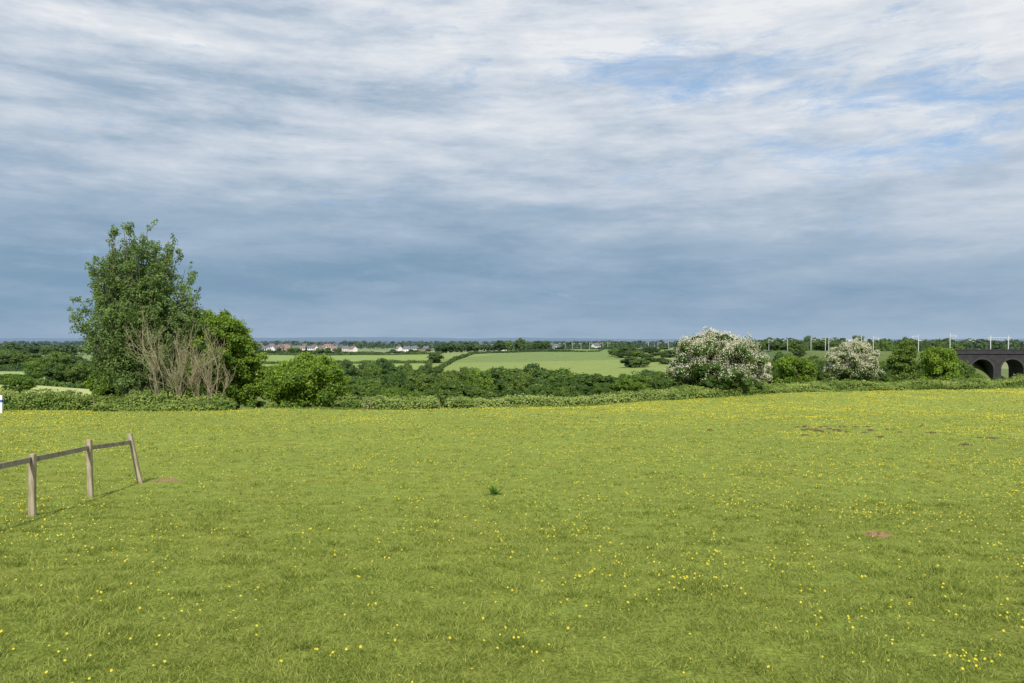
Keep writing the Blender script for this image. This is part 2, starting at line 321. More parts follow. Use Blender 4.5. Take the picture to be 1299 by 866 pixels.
# ---- near individual trees
def near_tree(name,px,d,parts_tr,parts_cr,mats,label,cat="tree",group=None,rot=0):
    x=X(px,d); g=G(x,d); e=link(bpy.data.objects.new(name,None)); e.location=(x,d,g); tag(e,label,cat,group); e.empty_display_size=.5
    t=link(bpy.data.objects.new("trunk",build("trunk",parts_tr,[M_bark]))); t.parent=e
    if parts_cr:
        c=link(bpy.data.objects.new("crown",build("crown",parts_cr,mats))); c.parent=e
    return e
def tall_tree():
    r=np.random.default_rng(12); d=64.; k=d/F; H=(506-281)*k
    tr=[];CL=[]
    hh=np.array([0,40,80,120,150,180,205,226])*k; lf=np.array([44,60,74,84,86,76,56,20])*k; rt=np.array([60,84,92,88,76,66,56,24])*k
    for s in range(80):
        z_end=H*(.28+.72*((s+r.random())/80)**.62); a=r.uniform(0,2*np.pi); rr=r.uniform(.1,1.)**.55
        side=lf if np.cos(a)<0 else rt; w=np.interp(z_end,hh,side)*rr
        e=np.array([np.cos(a)*w,np.sin(a)*w*.8,z_end]); s0=np.array([np.cos(a)*.25*r.random(),np.sin(a)*.25,r.uniform(.02,.5)*z_end])
        m=s0*.45+e*.55+np.array([np.cos(a)*w*.15,0,-z_end*.06]); t=np.linspace(0,1,12)[:,None]
        P=(1-t)**2*s0+2*t*(1-t)*m+t*t*e; P+=r.normal(0,.05,P.shape)*t
        tr.append((*tube(P,np.linspace(.11,.018,12),5),0,.5))
        for q in range(22):
            tt=r.uniform(.25,1.0); i=min(int(tt*11),11); c=P[i]+r.normal(0,.5,3)*(1.35-tt)*1.3; CL.append([*c,r.uniform(.22,.56)*(1.3-.5*tt)])
        for q in range(5):
            i=r.integers(5,12); dirv=unit(np.array([np.cos(a)*.5,np.sin(a)*.4,1.])+r.normal(0,.5,3)); L=r.uniform(.4,1.0)
            Q=P[i]+dirv*np.linspace(0,L,5)[:,None]; tr.append((*tube(Q,np.linspace(.03,.008,5),4),0,.5))
            for u in np.linspace(.3,1.05,4): CL.append([*(P[i]+dirv*L*u+r.normal(0,.1,3)),r.uniform(.15,.30)])
    tr.append(trunk_part(H*.8,.28,r,.02))
    for q in range(170):
        a=r.uniform(0,2*np.pi); rr=r.uniform(0,1)**.5; zz=r.uniform(1.,8.); w=np.interp(zz,hh,lf if np.cos(a)<0 else rt)*.9
        CL.append([np.cos(a)*rr*w,np.sin(a)*rr*w*.8,zz,r.uniform(.3,.65)])
    C=np.array(CL); p,_,_=crown(C,112000,.095,r,flat=1.,rand=.7)
    near_tree("tall_tree",180,d,tr,p,[M_poplar,M_dark],"tall multi-stemmed feathery tree growing above the field hedge")
tall_tree()
def bushy(name,px,d,ytop,wpx,ncl,nl,ls,seed,leaf,label,base=.1,lump=.35,rc=.12,core=.62,group=None):
    r=np.random.default_rng(seed); x=X(px,d); H=Zp(ytop,d)-G(x,d); W=wpx/F*d
    C=round_clusters(H,W,base,ncl,r,rc,lump)
    a=r.uniform(0,6.28,ncl//4); q=r.uniform(.4,.85,ncl//4); C=np.concatenate([C,np.stack([np.cos(a)*W/2*q,np.sin(a)*W/2*q,r.uniform(.1,.3,len(a))*H,rc*W*r.uniform(.7,1.2,len(a))],-1)])
    p,_,_=crown(C,nl,ls,r,core=core)
    tr=[trunk_part(H*.55,W*.03,r)]+limbs(C,H*.5,W*.03,r,14)
    return near_tree(name,px,d,tr,p,[leaf,M_dark],label,group=group)
bushy("broadleaf_tree",266,66,388,104,190,38000,.10,31,M_sunny,"rounded bright green tree beside bare twiggy shrubs",lump=.25,rc=.10)
bushy("broadleaf_tree",302,67,410,70,120,22000,.10,37,M_sunny,"lower bright green tree sloping down beside a taller one",lump=.3,rc=.11)
bushy("broadleaf_tree",322,68,446,42,50,9000,.10,41,M_sunny,"small rounded tree at the end of a tree clump",lump=.35)
bushy("broadleaf_tree",384,66,452,102,120,28000,.10,32,M_sunny,"rounded bright green bushy tree standing by a field hedge",lump=.25,rc=.10)
bushy("broadleaf_tree",425,72,478,50,40,9000,.11,33,M_bright,"small dark green bush beside a larger round tree",lump=.4)
bushy("broadleaf_tree",1146,100,430,38,60,13000,.13,34,M_wood_leaf,"dark green upright tree behind the hedgerow",lump=.4)
bushy("broadleaf_tree",1192,97,438,54,60,13000,.12,35,M_sunny,"yellow-green tree with sparse top behind the hedgerow",lump=.45,core=.4)
bushy("broadleaf_tree",1010,100,450,60,60,12000,.14,36,M_bright,"mid-green rounded tree behind the flowering hedgerow",lump=.4)
bushy("broadleaf_tree",136,70,466,50,50,11000,.11,38,M_bright,"low dense green growth under the tall tree",lump=.4)
bushy("broadleaf_tree",238,62.2,468,46,60,9000,.10,39,M_bright,"leafy green shrub among bare twiggy stems",lump=.5)
# hawthorns
def hawthorn(px,d,ytop,wpx,seed,ncl,nl,label,lump=.25,gap=.33):
    r=np.random.default_rng(seed); x=X(px,d); H=Zp(ytop,d)-G(x,d); W=wpx/F*d
    C=round_clusters(H,W,-.2,ncl,r,.085,lump)
    m=ncl//2; a=r.uniform(0,6.28,m); q=r.uniform(.3,.95,m); C=np.concatenate([C,np.stack([np.cos(a)*W/2*q,np.sin(a)*W/2*q,r.uniform(.15,.5,m)*H,.08*W*r.uniform(.7,1.2,m)],-1)])
    p,_,_=crown(C,int(nl*.7),.08,r,core=.68,rand=.9)
    cnt=np.maximum((nl*2.1*(C[:,3]**2)/(C[:,3]**2).sum()).astype(int),2); idx=np.repeat(np.arange(len(C)),cnt); N=len(idx)
    dr=unit(r.normal(size=(N,3))+np.array([0,-.1,.5])); q=C[idx,:3]+dr*(C[idx,3]*r.uniform(.9,1.2,N))[:,None]
    nzv=vn(q[:,0]*2.6+40,q[:,2]*2.6+q[:,1]*1.7+40); keep=(nzv>gap)&(q[:,2]>H*(.16+.26*vn(q[:,0]*.8+9,q[:,1]+9)))&(r.random(N)<.15+1.0*q[:,2]/H)
    q=q[keep];dr=dr[keep]; v,f=leaves(q,unit(dr+.5*r.normal(size=q.shape)),.045*r.uniform(.6,1.4,len(q)),r,.8)
    tr=[trunk_part(H*.5,W*.03,r)]+limbs(C,H*.45,W*.03,r,14)
    e=near_tree("hawthorn_tree",px,d,tr,p,[M_hawleaf,M_dark],label,group="flowering hawthorns in the hedgerow")
    b=link(bpy.data.objects.new("blossom",build("blossom",[(v,f,0,np.clip(r.normal(.55,.25,len(q)),0,1))],[M_blossom]))); b.parent=e
hawthorn(906,79,422,120,45,170,40000,"large hawthorn covered in creamy white blossom in the hedgerow")
hawthorn(956,80,453,44,42,50,9000,"smaller flowering hawthorn against a larger blossoming one")
hawthorn(1083,87,434,72,43,90,17000,"compact hawthorn in white blossom standing in the hedgerow",gap=.28)
# bare twiggy shrubs
def bare(px,d,ytop,wpx,seed):
    r=np.random.default_rng(seed); x=X(px,d); H=Zp(ytop,d)-G(x,d); W=wpx/F*d; tr=[]
    def grow(p,dv,l,rad,lev):
        n=5; pts=[p]; q=p.copy(); dd=dv.copy()
        for i in range(n):
            dd=unit(dd+r.normal(0,.12,3)+np.array([0,0,.09])); q=q+dd*l/n; pts.append(q.copy())
        tr.append((*tube(pts,np.maximum(np.linspace(rad,rad*.45,n+1),.007),3),0,.5))
        if lev<3:
            for _ in range((6,4,3)[lev]):
                i=r.integers(1,n+1); sd=unit(dd+r.normal(0,.27,3)); grow(pts[i],sd,l*r.uniform(.4,.65),rad*.52,lev+1)
    for s in range(8):
        a=r.uniform(0,2*np.pi); q=r.uniform(0,1); b=np.array([np.cos(a)*W*.3,np.sin(a)*W*.12,-.1])
        grow(b,unit(np.array([np.cos(a)*q*W*.22/H,np.sin(a)*q*W*.25/H,1.])),H*.60*r.uniform(.65,1.0),.045,0)
    e=link(bpy.data.objects.new("bare_shrub",None)); e.location=(x,d,G(x,d)); tag(e,"pale brown leafless twiggy shrub in front of leafy trees","shrub","bare shrubs under the tall tree")
    t=link(bpy.data.objects.new("branches",build("branches",tr,[M_twig]))); t.parent=e
bare(213,60.4,388,50,51); bare(264,61.2,416,44,52)
# ---------------------------------------------------------------- hedges
def hedge(name,pts,width,h0,hvar,ls,dens,seed,leaf,label,cat="hedge",step=.5,core=True,nf=.35,group=None,kind=None):
    r=np.random.default_rng(seed); pts=np.array(pts,float); seg=np.hypot(*np.diff(pts,axis=0).T); cum=np.r_[0,np.cumsum(seg)]; n=int(cum[-1]/step)+2
    s=np.linspace(0,cum[-1],n); x=np.interp(s,cum,pts[:,0]); y=np.interp(s,cum,pts[:,1])
    tx=np.gradient(x);ty=np.gradient(y); l=np.hypot(tx,ty); nx=-ty/l; ny=tx/l
    hf=lambda ss: h0*(1+hvar*(fbm(ss*nf+seed*13,ss*0+seed,3)-.5)*2)*np.clip(np.minimum(ss,cum[-1]-ss)/.5+.3,0,1)**.5
    k=11; th=np.linspace(0,np.pi,k); parts=[]
    def surf(ss,t,sc):
        xx=np.interp(ss,cum,pts[:,0]);yy=np.interp(ss,cum,pts[:,1]);a=np.interp(ss,s,nx);b=np.interp(ss,s,ny)
        H=hf(ss); w=width/2*(1+.35*(fbm(ss*.6+3,t*1.5+seed,2)-.5)*2)
        ct=np.sign(np.cos(t))*np.abs(np.cos(t))**.6; st=np.abs(np.sin(t))**.6; lump=1+.25*(fbm(ss*1.3,t*2.2+seed,3)-.5)*2
        ox=xx+a*ct*w*sc*lump; oy=yy+b*ct*w*sc*lump; return np.stack([ox,oy,gz(xx,yy)-.15+(H*st*sc*lump)],-1),np.stack([a*ct,b*ct,st],-1)
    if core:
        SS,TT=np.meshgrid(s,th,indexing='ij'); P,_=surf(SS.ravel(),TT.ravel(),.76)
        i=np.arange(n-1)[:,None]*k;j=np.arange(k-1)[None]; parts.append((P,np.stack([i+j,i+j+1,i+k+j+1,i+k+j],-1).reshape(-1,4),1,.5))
    N=int(cum[-1]*dens); ss=r.uniform(0,cum[-1],N); t=r.uniform(0,np.pi,N)
    p,nn=surf(ss,t,r.uniform(.78,1.1,N)); v,f=leaves(p,unit(nn+.7*r.normal(size=p.shape)),ls*r.uniform(.6,1.4,N),r)
    lv=np.clip(r.normal(.5,.15,N)+(fbm(ss*.5,t+seed,2)-.5)*1.3,0,1); parts.insert(0,(v,f,0,lv))
    o=link(bpy.data.objects.new(name,build(name,parts,[leaf,M_dark]))); tag(o,label,cat,group); return o
def line(px0,px1,off=0,n=12):
    return [(X(p,edge(p)+off),edge(p)+off) for p in np.linspace(px0,px1,n)]
M_clip=leafmat("clipped_hedge_leaf",(.15,.22,.05),(.38,.46,.14))
hedge("hedge",line(-60,292,.5),2.2,1.3,.45,.085,480,61,M_hedge,"overgrown green hedge under the tall tree at the field edge",nf=.5)
hedge("hedge",line(120,300,-1.2),1.4,.75,.7,.085,300,62,M_hedge,"low brambles and nettles growing in front of the hedge",cat="brambles")
hedge("hedge",line(458,556,.3),1.6,1.12,.08,.075,480,63,M_clip,"neatly clipped green hedge section at the field boundary",nf=.3)
hedge("hedge",line(566,872,.5),1.7,1.0,.18,.085,440,64,M_clip,"long trimmed green hedge along the bottom of the field",nf=.25)
hedge("hedge",line(855,1360,.5),2.6,1.1,.5,.09,440,65,M_hedge,"wild overgrown hedgerow bordering the pasture",nf=.22)
hedge("hedge",line(850,1340,-1.),1.4,.6,.7,.09,220,66,M_hedge,"rough grass and nettles at the foot of the hedgerow",cat="nettles",nf=.3)
hedge("hedge",line(335,460,4),2.0,1.1,.5,.09,300,67,M_hedge,"low scrubby growth between a round tree and hedge",cat="scrub")
hedge("hedge",line(290,470,-.3),.8,.28,.7,.06,180,68,M_hedge,"rough grass tufts along the field edge",cat="rough grass")
hedge("hedge",line(556,860,-.7),.7,.28,.7,.06,150,69,M_hedge,"rough grass tufts along the hedge bottom",cat="rough grass")
def fh(a,b,h=2.0,w=3.,seed=70,label="dark field hedge crossing the far hillside"):
    n=14; pts=[(X(a[0]+(b[0]-a[0])*t,a[1]+(b[1]-a[1])*t),a[1]+(b[1]-a[1])*t) for t in np.linspace(0,1,n)]
    hedge("field_hedge",pts,w,h,.5,.45,26,seed,M_wood_leaf,label,step=3,nf=.08,group="hedges across the far fields")
fh((545,400),(600,650),seed=71); fh((600,650),(800,720),seed=72); fh((330,520),(560,520),seed=73); fh((540,430),(560,760),seed=74); fh((330,720),(560,700),seed=76)
fh((0,205),(140,200),seed=77,h=1.6); fh((0,370),(120,360),seed=78,h=3)
def far_wood(name,bands,seed,ls,label):
    r=np.random.default_rng(seed); P=[];S=[];NN=[]
    for (p0,p1,d0,d1,n,h) in bands:
        px=r.uniform(p0,p1,n); d=r.uniform(d0,d1,n); keep=fbm(px/60+d/400,d/300+seed,3)>.47; px=px[keep];d=d[keep]; x=X(px,d); g=gz(x,d)
        hh=h*r.uniform(.6,1.3,len(x)); m=40; dr=unit(r.normal(size=(len(x),m,3))+np.array([0,0,.4]))
        c=np.stack([x,d,g+hh*.45],-1)[:,None]+dr*np.stack([hh*.55,hh*.55,hh*.5],-1)[:,None]
        P.append(c.reshape(-1,3)); NN.append(dr.reshape(-1,3)); S.append(np.repeat(hh*.17,m))
    P=np.concatenate(P);NN=np.concatenate(NN);S=np.concatenate(S)
    v,f=leaves(P,unit(NN+.5*r.normal(size=P.shape)),S,r,.8)
    o=link(bpy.data.objects.new(name,build(name,[(v,f,0,np.clip(r.normal(.4,.2,len(P)),0,1))],[M_farleaf]))); tag(o,label,"woodland",kind="stuff")
M_farleaf=leafmat("far_woodland_leaf",(.035,.07,.02),(.12,.17,.04),nscale=.02)
far_wood("distant_woodland",[(-60,1360,1150,1900,1500,9),(-60,1360,2200,4500,1800,12),(-60,330,800,1200,260,9),(860,1360,600,1100,500,9),(560,800,850,1150,160,8)],81,1.,"far-off belts of trees and copses near the horizon")
# ---------------------------------------------------------------- houses
walls={k:mat("wall_"+k,c,tuple(v*1.12 for v in c),.4,bump=0) for k,c in dict(white=(.72,.71,.68),cream=(.62,.57,.45),brick=(.34,.17,.11)).items()}
roofs={k:mat("roof_"+k,c,tuple(v*1.3 for v in c),.8,bump=0) for k,c in dict(slate=(.10,.105,.12),tile=(.22,.115,.08)).items()}
M_glass=mat("window_glass",(.03,.035,.04),(.05,.055,.06),2,rough=.2,bump=0)
WIN=build("window",[(*box(-.7,.7,-.04,.02,0,1.3),0,.5)],[M_glass])
hm={}
def house_meshes(w,l,rf):
    key=(w,l,rf)
    if key in hm: return hm[key]
    D=7.;H=4.8;R=2.6
    v,f=box(-l/2,l/2,-D/2,D/2,-1.5,H); gab=np.array([[-l/2,-D/2,H],[-l/2,D/2,H],[-l/2,0,H+R],[l/2,-D/2,H],[l/2,D/2,H],[l/2,0,H+R]])
    wm=build("wall",[(v,f,0,.5),(gab,np.array([[1,0,2],[3,4,5]]),0,.5)],[walls[w]])
    o=.4; rv=np.array([[-l/2-o,-D/2-o,H-.3],[l/2+o,-D/2-o,H-.3],[l/2+o,0,H+R+.05],[-l/2-o,0,H+R+.05],[l/2+o,D/2+o,H-.3],[-l/2-o,D/2+o,H-.3]]); rv=np.concatenate([rv,rv+[0,0,.22]])
    rf_=np.array([[0,1,2,3],[3,2,4,5],[6,9,8,7],[9,11,10,8],[0,6,7,1],[4,10,11,5],[1,7,8,2],[2,8,10,4],[0,3,9,6],[3,5,11,9]])
    cv,cf=box(l*.28,l*.28+1.1,-.4,.4,H+R-.9,H+R+1.3)
    rm=build("roof",[(rv,rf_,0,.5),(cv,cf,1,.5)],[roofs[rf],walls["brick"]])
    hm[key]=(wm,rm); return hm[key]
def house(px,d,w="white",rf="slate",l=10.,rot=0.,z=0,s=1.):
    x=X(px,d); a,b=house_meshes(w,l,rf)
    e=link(bpy.data.objects.new("house",None)); e.location=(x,d,G(x,d)+z); e.rotation_euler=(0,0,rot); e.scale=(s,s,s)
    tag(e,f"{w if w!='brick' else 'red brick'} walled house with {'grey slate' if rf=='slate' else 'red-brown tile'} roof on the hillside","house","village houses on the far hillside")
    for n,m in (("wall",a),("roof",b)):
        o=link(bpy.data.objects.new(n,m)); o.parent=e
    for i in range(3):
        for z0 in (.6,3.0):
            o=link(bpy.data.objects.new("window",WIN)); o.parent=e; o.location=(-l/2+l*(i+.5)/3,-3.5,z0); o.scale=(l/12,1,1)
r=np.random.default_rng(91)
for px in list(np.arange(329,428,9))+[436,449,506,513,522,531,538]:
    ww=r.choice(["white","white","white","cream","brick"]); rr=r.choice(["slate","slate","tile"])
    house(px+r.normal(0,3),r.uniform(870,980),ww,rr,float(r.choice([7.,8.,9.])),r.normal(0,.7),z=-.3,s=.9)
for px in np.arange(330,428,8):
    house(px+r.normal(0,4),r.uniform(1010,1150),r.choice(["cream","brick","white","white"]),r.choice(["tile","slate","slate"]),float(r.choice([7.,9.])),r.normal(0,.7),z=1.5,s=.9)
for px in (618,626,640,707,756,100,62,30): house(px,r.uniform(860,930),"white","slate",9.,r.normal(0,.5),z=1.5,s=.9)
for px in (334,342,351,357,364,371,380,388,396,402,409,415,422,428,500,518,527,545): place_tree(px+rng.normal(0,1.5),442.5+rng.normal(0,1.2),835+rng.uniform(0,60),wpx=rng.uniform(4,9),v=rng.integers(0,5))
# ---------------------------------------------------------------- viaduct
M_brick=mat("dark_viaduct_brick",(.018,.014,.015),(.042,.032,.03),.7,bump=.4); M_cope=mat("stone_coping",(.034,.028,.027),(.06,.05,.046),1.2)
M_steel=mat("galvanised_steel",(.50,.52,.54),(.62,.64,.66),2,rough=.5,bump=0)
def viaduct():
    d=270.; x0=X(1212,d); top=CAM-3.2; W=9.; bay=10.0; R=3.7; spring=top-6.4
    e=link(bpy.data.objects.new("railway_viaduct",None)); zb=top-16; e.location=(x0,d,0); e.rotation_euler=(0,0,-.06); tag(e,"dark brick railway viaduct with round arches and parapet","viaduct")
    parts=[]; first=5.2; nb=9
    parts.append((*box(0,first,0,W,zb,top-1.0),0,.5))
    for b in range(nb):
        a=first+b*bay; c=a+R; th=np.linspace(np.pi,0,25); ax=c+R*np.cos(th); az=spring+R*np.sin(th)*.95
        k=len(ax); V=[];
        for y in (0,W):
            V+= [[q,y,w] for q,w in zip(ax,az)]+[[q,y,top-1.0] for q in ax]
        V=np.array(V); i=np.arange(k-1)
        f=np.concatenate([np.stack([i,i+1,i+1+k,i+k],-1),np.stack([i+2*k+1,i+2*k,i+3*k,i+1+3*k],-1),np.stack([i,i+2*k,i+2*k+1,i+1],-1)])
        parts.append((V,f,0,.5)); parts.append((*box(a+2*R,a+bay,0,W,zb,top-1.0),0,.5))
        ro=R+.5; o1=np.stack([c+R*np.cos(th),np.full(k,-.12),az],-1); o2=np.stack([c+ro*np.cos(th),np.full(k,-.12),spring+ro*np.sin(th)*.95],-1)
        parts.append((np.concatenate([o1,o2]),np.stack([i,i+1,i+1+k,i+k],-1),1,.5))
    Lx=first+nb*bay
    e1=link(bpy.data.objects.new("arcade",build("arcade",parts,[M_brick,M_cope]))); e1.parent=e
    pp=[(*box(-2,Lx,-.25,.25,top-.99,top+.35),0,.5),(*box(-2,Lx,W-.25,W+.25,top-.99,top+.35),0,.5),(*box(-2,Lx,-.4,.4,top+.352,top+.55),1,.5),(*box(-2,Lx,-.4,-.253,top-1.0,top-.75),1,.5),(*box(-2,Lx,.26,W-.26,top-.98,top-.7),0,.5)]
    e2=link(bpy.data.objects.new("parapet",build("parapet",pp,[M_brick,M_cope]))); e2.parent=e
viaduct()
def mast_mesh(h):
    p=[(*box(-.10,.10,-.10,.10,-1,h),0,.5),(*box(.10,2.6,-.05,.05,h-1.0,h-.88),0,.5),(*tube([[.1,0,h-.1],[1.3,0,h-.5],[2.5,0,h-.85]],[.035]*3,5),0,.5),(*tube([[.1,0,h-2.3],[1.4,0,h-1.7],[2.4,0,h-1.0]],[.035]*3,5),0,.5),(*box(2.2,2.3,-.04,.04,h-1.4,h-.8),0,.5)]
    return build("mast",p,[M_steel])
MM=mast_mesh(6.5)
def railpt(px):
    best=None
    for a,b in zip(rail[:-1],rail[1:]):
        for t in np.linspace(0,1,200):
            q=a+(b-a)*t; e=abs(CX+F*q[0]/q[1]-px)
            if best is None or e<best[0]: best=(e,q)
    return best[1]
for i,px in enumerate([701,709,717,726,737,748,765,771,823,835,848,975,999,1029,1047,1051,1093,1108,1165,1205]):
    q=railpt(px); o=link(bpy.data.objects.new("catenary_mast",MM)); o.location=(q[0],q[1],q[2]+CAM); o.scale=(1 if i%2 else -1,1,1)
    tag(o,"pale steel overhead line mast beside the railway","railway mast","masts along the railway line")
def gantry(x,y,z):
    p=[(*box(-3.2,-2.95,-.12,.12,-.6,6.0),0,.5),(*box(2.95,3.2,-.12,.12,-.6,6.0),0,.5),(*box(-4,4,-.08,.08,4.4,4.52),0,.5),(*box(-4,4,-.08,.08,5.2,5.32),0,.5)]
    for q in np.arange(-3.8,3.6,.9): p.append((*tube([[q,0,4.45],[q+.45,0,5.25]],[.05,.05],4),0,.5))
    o=link(bpy.data.objects.new("railway_gantry",build("railway_gantry",p,[M_steel]))); o.location=(x,y,z); tag(o,"pale steel gantry spanning the tracks on the viaduct","railway gantry")
gantry(X(1277,267),271,CAM-3.6-.3)
M_shed=mat("pale_cladding",(.6,.62,.64),(.7,.72,.74),.1,bump=0)
for px,d,w in ((1085,2600,70),(1112,2700,45),(1160,2800,60),(1235,2500,50)):
    v,f=box(-w/2,w/2,-15,15,-4,9); rv=np.array([[-w/2-1,-16,9],[w/2+1,-16,9],[w/2+1,0,13],[-w/2-1,0,13],[w/2+1,16,9],[-w/2-1,16,9]])
    o=link(bpy.data.objects.new("industrial_shed",build("industrial_shed",[(v,f,0,.5),(rv,np.array([[0,1,2,3],[3,2,4,5]]),0,.5)],[M_shed]))); x=X(px,d); o.location=(x,d,G(x,d)+4); tag(o,"large pale clad industrial shed near the horizon","industrial building","sheds near the horizon")
# ---------------------------------------------------------------- fence
def fence():
    P=[(41,655,575,0.0,.10),(115,631,557,-.03,.17),(178,613,548,-.21,.20)]
    pts=[]
    for (px,yb,yt,ln,o_) in P:
        d=gd(px,yb); pts.append((X(px,d),d,G(X(px,d),d)))
    pts=[np.array(p) for p in pts]
    hs=[(q[1]-q[2])/F*p[1] for q,p in zip(P,pts)]
    def top(p,h,l,off): return p+np.array([math.sin(l)*(h-off),-.065,math.cos(l)*(h-off)])
    tt=[top(p,h,q[3],q[4]) for p,h,q in zip(pts,hs,P)]
    dt=tt[0]-tt[1]; t0=tt[0]+dt; t1=t0+dt
    tops=[t1,t0]+tt; allp=[];H=[]
    for t in (t1,t0):
        x_,y_=t[0],t[1]+.065; g=G(x_,y_); allp.append(np.array([x_,y_,g])); H.append(t[2]-g+.1)
    allp+=pts; H+=hs; ln=[0,.01]+[q[3] for q in P]
    e=link(bpy.data.objects.new("post_and_rail_fence",None)); e.location=tuple(allp[2]); tag(e,"weathered timber fence with single rail and leaning end post","fence")
    for p,h,l in zip(allp,H,ln):
        zs=np.linspace(-.3,h-.015,9); ring=[]
        rr=np.random.default_rng(int(abs(p[0])*100))
        for zz in zs:
            w=.048+rr.normal(0,.0015); c=.012
            ring.append([[sx*(w-(c if k else 0))+0.01*(zz/h)*rr.normal(0,.3),sy*(w*.9-(0 if k else c)),zz] for sx,sy,k in ((-1,-1,0),(-1,-1,1),(1,-1,1),(1,-1,0),(1,1,0),(1,1,1),(-1,1,1),(-1,1,0))])
        R=np.array(ring).reshape(-1,3); i=np.arange(8)[:,None]*8;j=np.arange(8)[None]; ff=np.stack([i+j,i+(j+1)%8,i+8+(j+1)%8,i+8+j],-1).reshape(-1,4)
        cap=np.array([R[-8:].mean(0)+[0,0,.012]]); R=np.concatenate([R,cap]); n=len(R)-1; tf=np.array([[n-8+q,n-8+(q+1)%8,n] for q in range(8)])
        o=link(bpy.data.objects.new("post",build("post",[(R,ff,0,.5),(R,tf,0,.5)],[M_wood]))); o.parent=e; o.location=tuple(p-allp[2]); o.rotation_euler=(0.0,l,0)
        if l<-.1: o["label"]="end post leaning over"
    for a,b in zip(tops[:-1],tops[1:]):
        a=a-allp[2];b=b-allp[2]; u=(b-a)/np.linalg.norm(b-a); side=np.cross(u,[0,0,1]); side/=np.linalg.norm(side); up=np.cross(side,u)
        V=[]
        for t in np.linspace(0.0,1.0,6):
            c=a+(b-a)*t+up*(-.004*math.sin(math.pi*t)); 
            for s1,s2 in ((-1,-1),(1,-1),(1,1),(-1,1)): V.append(c+side*.018*s1+up*.043*s2)
        V[0:4]=[q-u*.03 for q in V[0:4]]; V[-4:]=[q+u*.03 for q in V[-4:]]
        V=np.array(V); i=np.arange(5)[:,None]*4;j=np.arange(4)[None]; ff=np.stack([i+j,i+(j+1)%4,i+4+(j+1)%4,i+4+j],-1).reshape(-1,4); ff=np.concatenate([ff,[[3,2,1,0],[20,21,22,23]]])
        o=link(bpy.data.objects.new("rail",build("rail",[(V,ff,0,.5)],[M_rail]))); o.parent=e
M_rail=mat("grey_rail_timber",(.17,.145,.105),(.33,.29,.23),7,haze=False)
fence()
M_stake=mat("dark_stake_timber",(.10,.08,.05),(.22,.18,.12),7,haze=False)
for px,h in ((119,.9),(264,1.0),(463,1.1),(470,1.0),(557,.9),(778,.9),(905,1.0),(1207,1.2)):
    d=edge(px)-(1.3 if px>850 or px<300 else .7); x=X(px,d); 
    o=link(bpy.data.objects.new("hedge_post",build("hedge_post",[(*tube([[0,0,-.3],[.01,0,h*.5],[0.03,0,h],[0.03,0,h+.03]],[.05,.045,.04,.01],8),0,.5)],[M_stake]))); o.location=(x,d,G(x,d)); tag(o,"round weathered timber stake against the hedge","fence post","stakes along the field hedge")
M_white=mat("white_paint",(.70,.71,.73),(.78,.78,.80),3,bump=0); M_blue=mat("blue_paint",(.05,.10,.35),(.07,.13,.42),3,bump=0)
d=55.; x=X(1.5,d); z=G(x,d); e=link(bpy.data.objects.new("marker_post",None)); e.location=(x,d,z); tag(e,"white square marker post with blue band by hedge","marker post")
o=link(bpy.data.objects.new("shaft",build("shaft",[(*box(-.10,.10,-.08,.08,-.2,1.25),0,.5)],[M_white]))); o.parent=e
o=link(bpy.data.objects.new("band",build("band",[(*box(-.105,.105,-.085,.085,.75,.93),0,.5)],[M_blue]))); o.parent=e
# ---------------------------------------------------------------- things on the field
def thistle(px,py,size):
    r=np.random.default_rng(99); d=gd(px,py); x=X(px,d); parts=[]
    for i in range(48):
        a=r.uniform(0,6.28); up=r.uniform(.15,1.35); L=size*r.uniform(.5,1.1); t=np.linspace(0,1,5); dirx=np.array([math.cos(a),math.sin(a)])
        cx=dirx[0]*L*t*math.cos(up); cy=dirx[1]*L*t*math.cos(up); cz=L*t*math.sin(up)-.15*L*t*t; w=size*.075*np.sin(np.pi*np.clip(t*.9+.08,0,1))*r.uniform(.7,1.2); s=np.array([-dirx[1],dirx[0]])
        v=np.concatenate([np.stack([cx-s[0]*w,cy-s[1]*w,cz],-1),np.stack([cx+s[0]*w,cy+s[1]*w,cz],-1)]); q=np.arange(4); parts.append((v,np.stack([q,q+1,q+6,q+5],-1),0,r.uniform(.2,.8)))
    o=link(bpy.data.objects.new("dock_plant",build("dock_plant",parts,[leafmat("dock_leaf",(.10,.19,.03),(.22,.34,.06),var=0)]))); o.location=(x,d,G(x,d)); tag(o,"dark green leafy weed standing above the short grass","weed")
thistle(628,627,.30)
def mound(px,py,w,h,m,name,label,cat,seed,group=None):
    r=np.random.default_rng(seed); d=gd(px,py); x=X(px,d); n=26; a=np.arange(n)*2*np.pi/n; V=[]
    R=1+.45*(vn(a*1.6+seed*7,a*0+seed)-.5)*2; R[-3:]=R[-3:]*[.75,.5,.25]+R[0]*np.array([.25,.5,.75])
    rings=np.linspace(1,.12,9)
    for q in rings:
        xx=x+np.cos(a)*R*w/2*q; yy=d+np.sin(a)*R*w/2*q; zz=gz(xx,yy)-.012+h*(1-q**4)*(1+.9*r.normal(size=n)*.5)+(.012 if q<.95 else 0); V.append(np.stack([xx-x,yy-d,zz],-1))
    z0=G(x,d); V=np.concatenate(V); V[:,2]-=z0; V=np.concatenate([V,[[0,0,h*1.0]]]); i=np.arange(8)[:,None]*n;j=np.arange(n)[None]
    f=np.stack([i+j,i+(j+1)%n,i+n+(j+1)%n,i+n+j],-1).reshape(-1,4); c=len(V)-1; f2=np.stack([8*n+np.arange(n),8*n+(np.arange(n)+1)%n,np.full(n,c)],-1)
    o=link(bpy.data.objects.new(name,build(name,[(V,f,0,.5),(V,f2,0,.5)],[m]))); o.location=(x,d,z0); tag(o,label,cat,group)
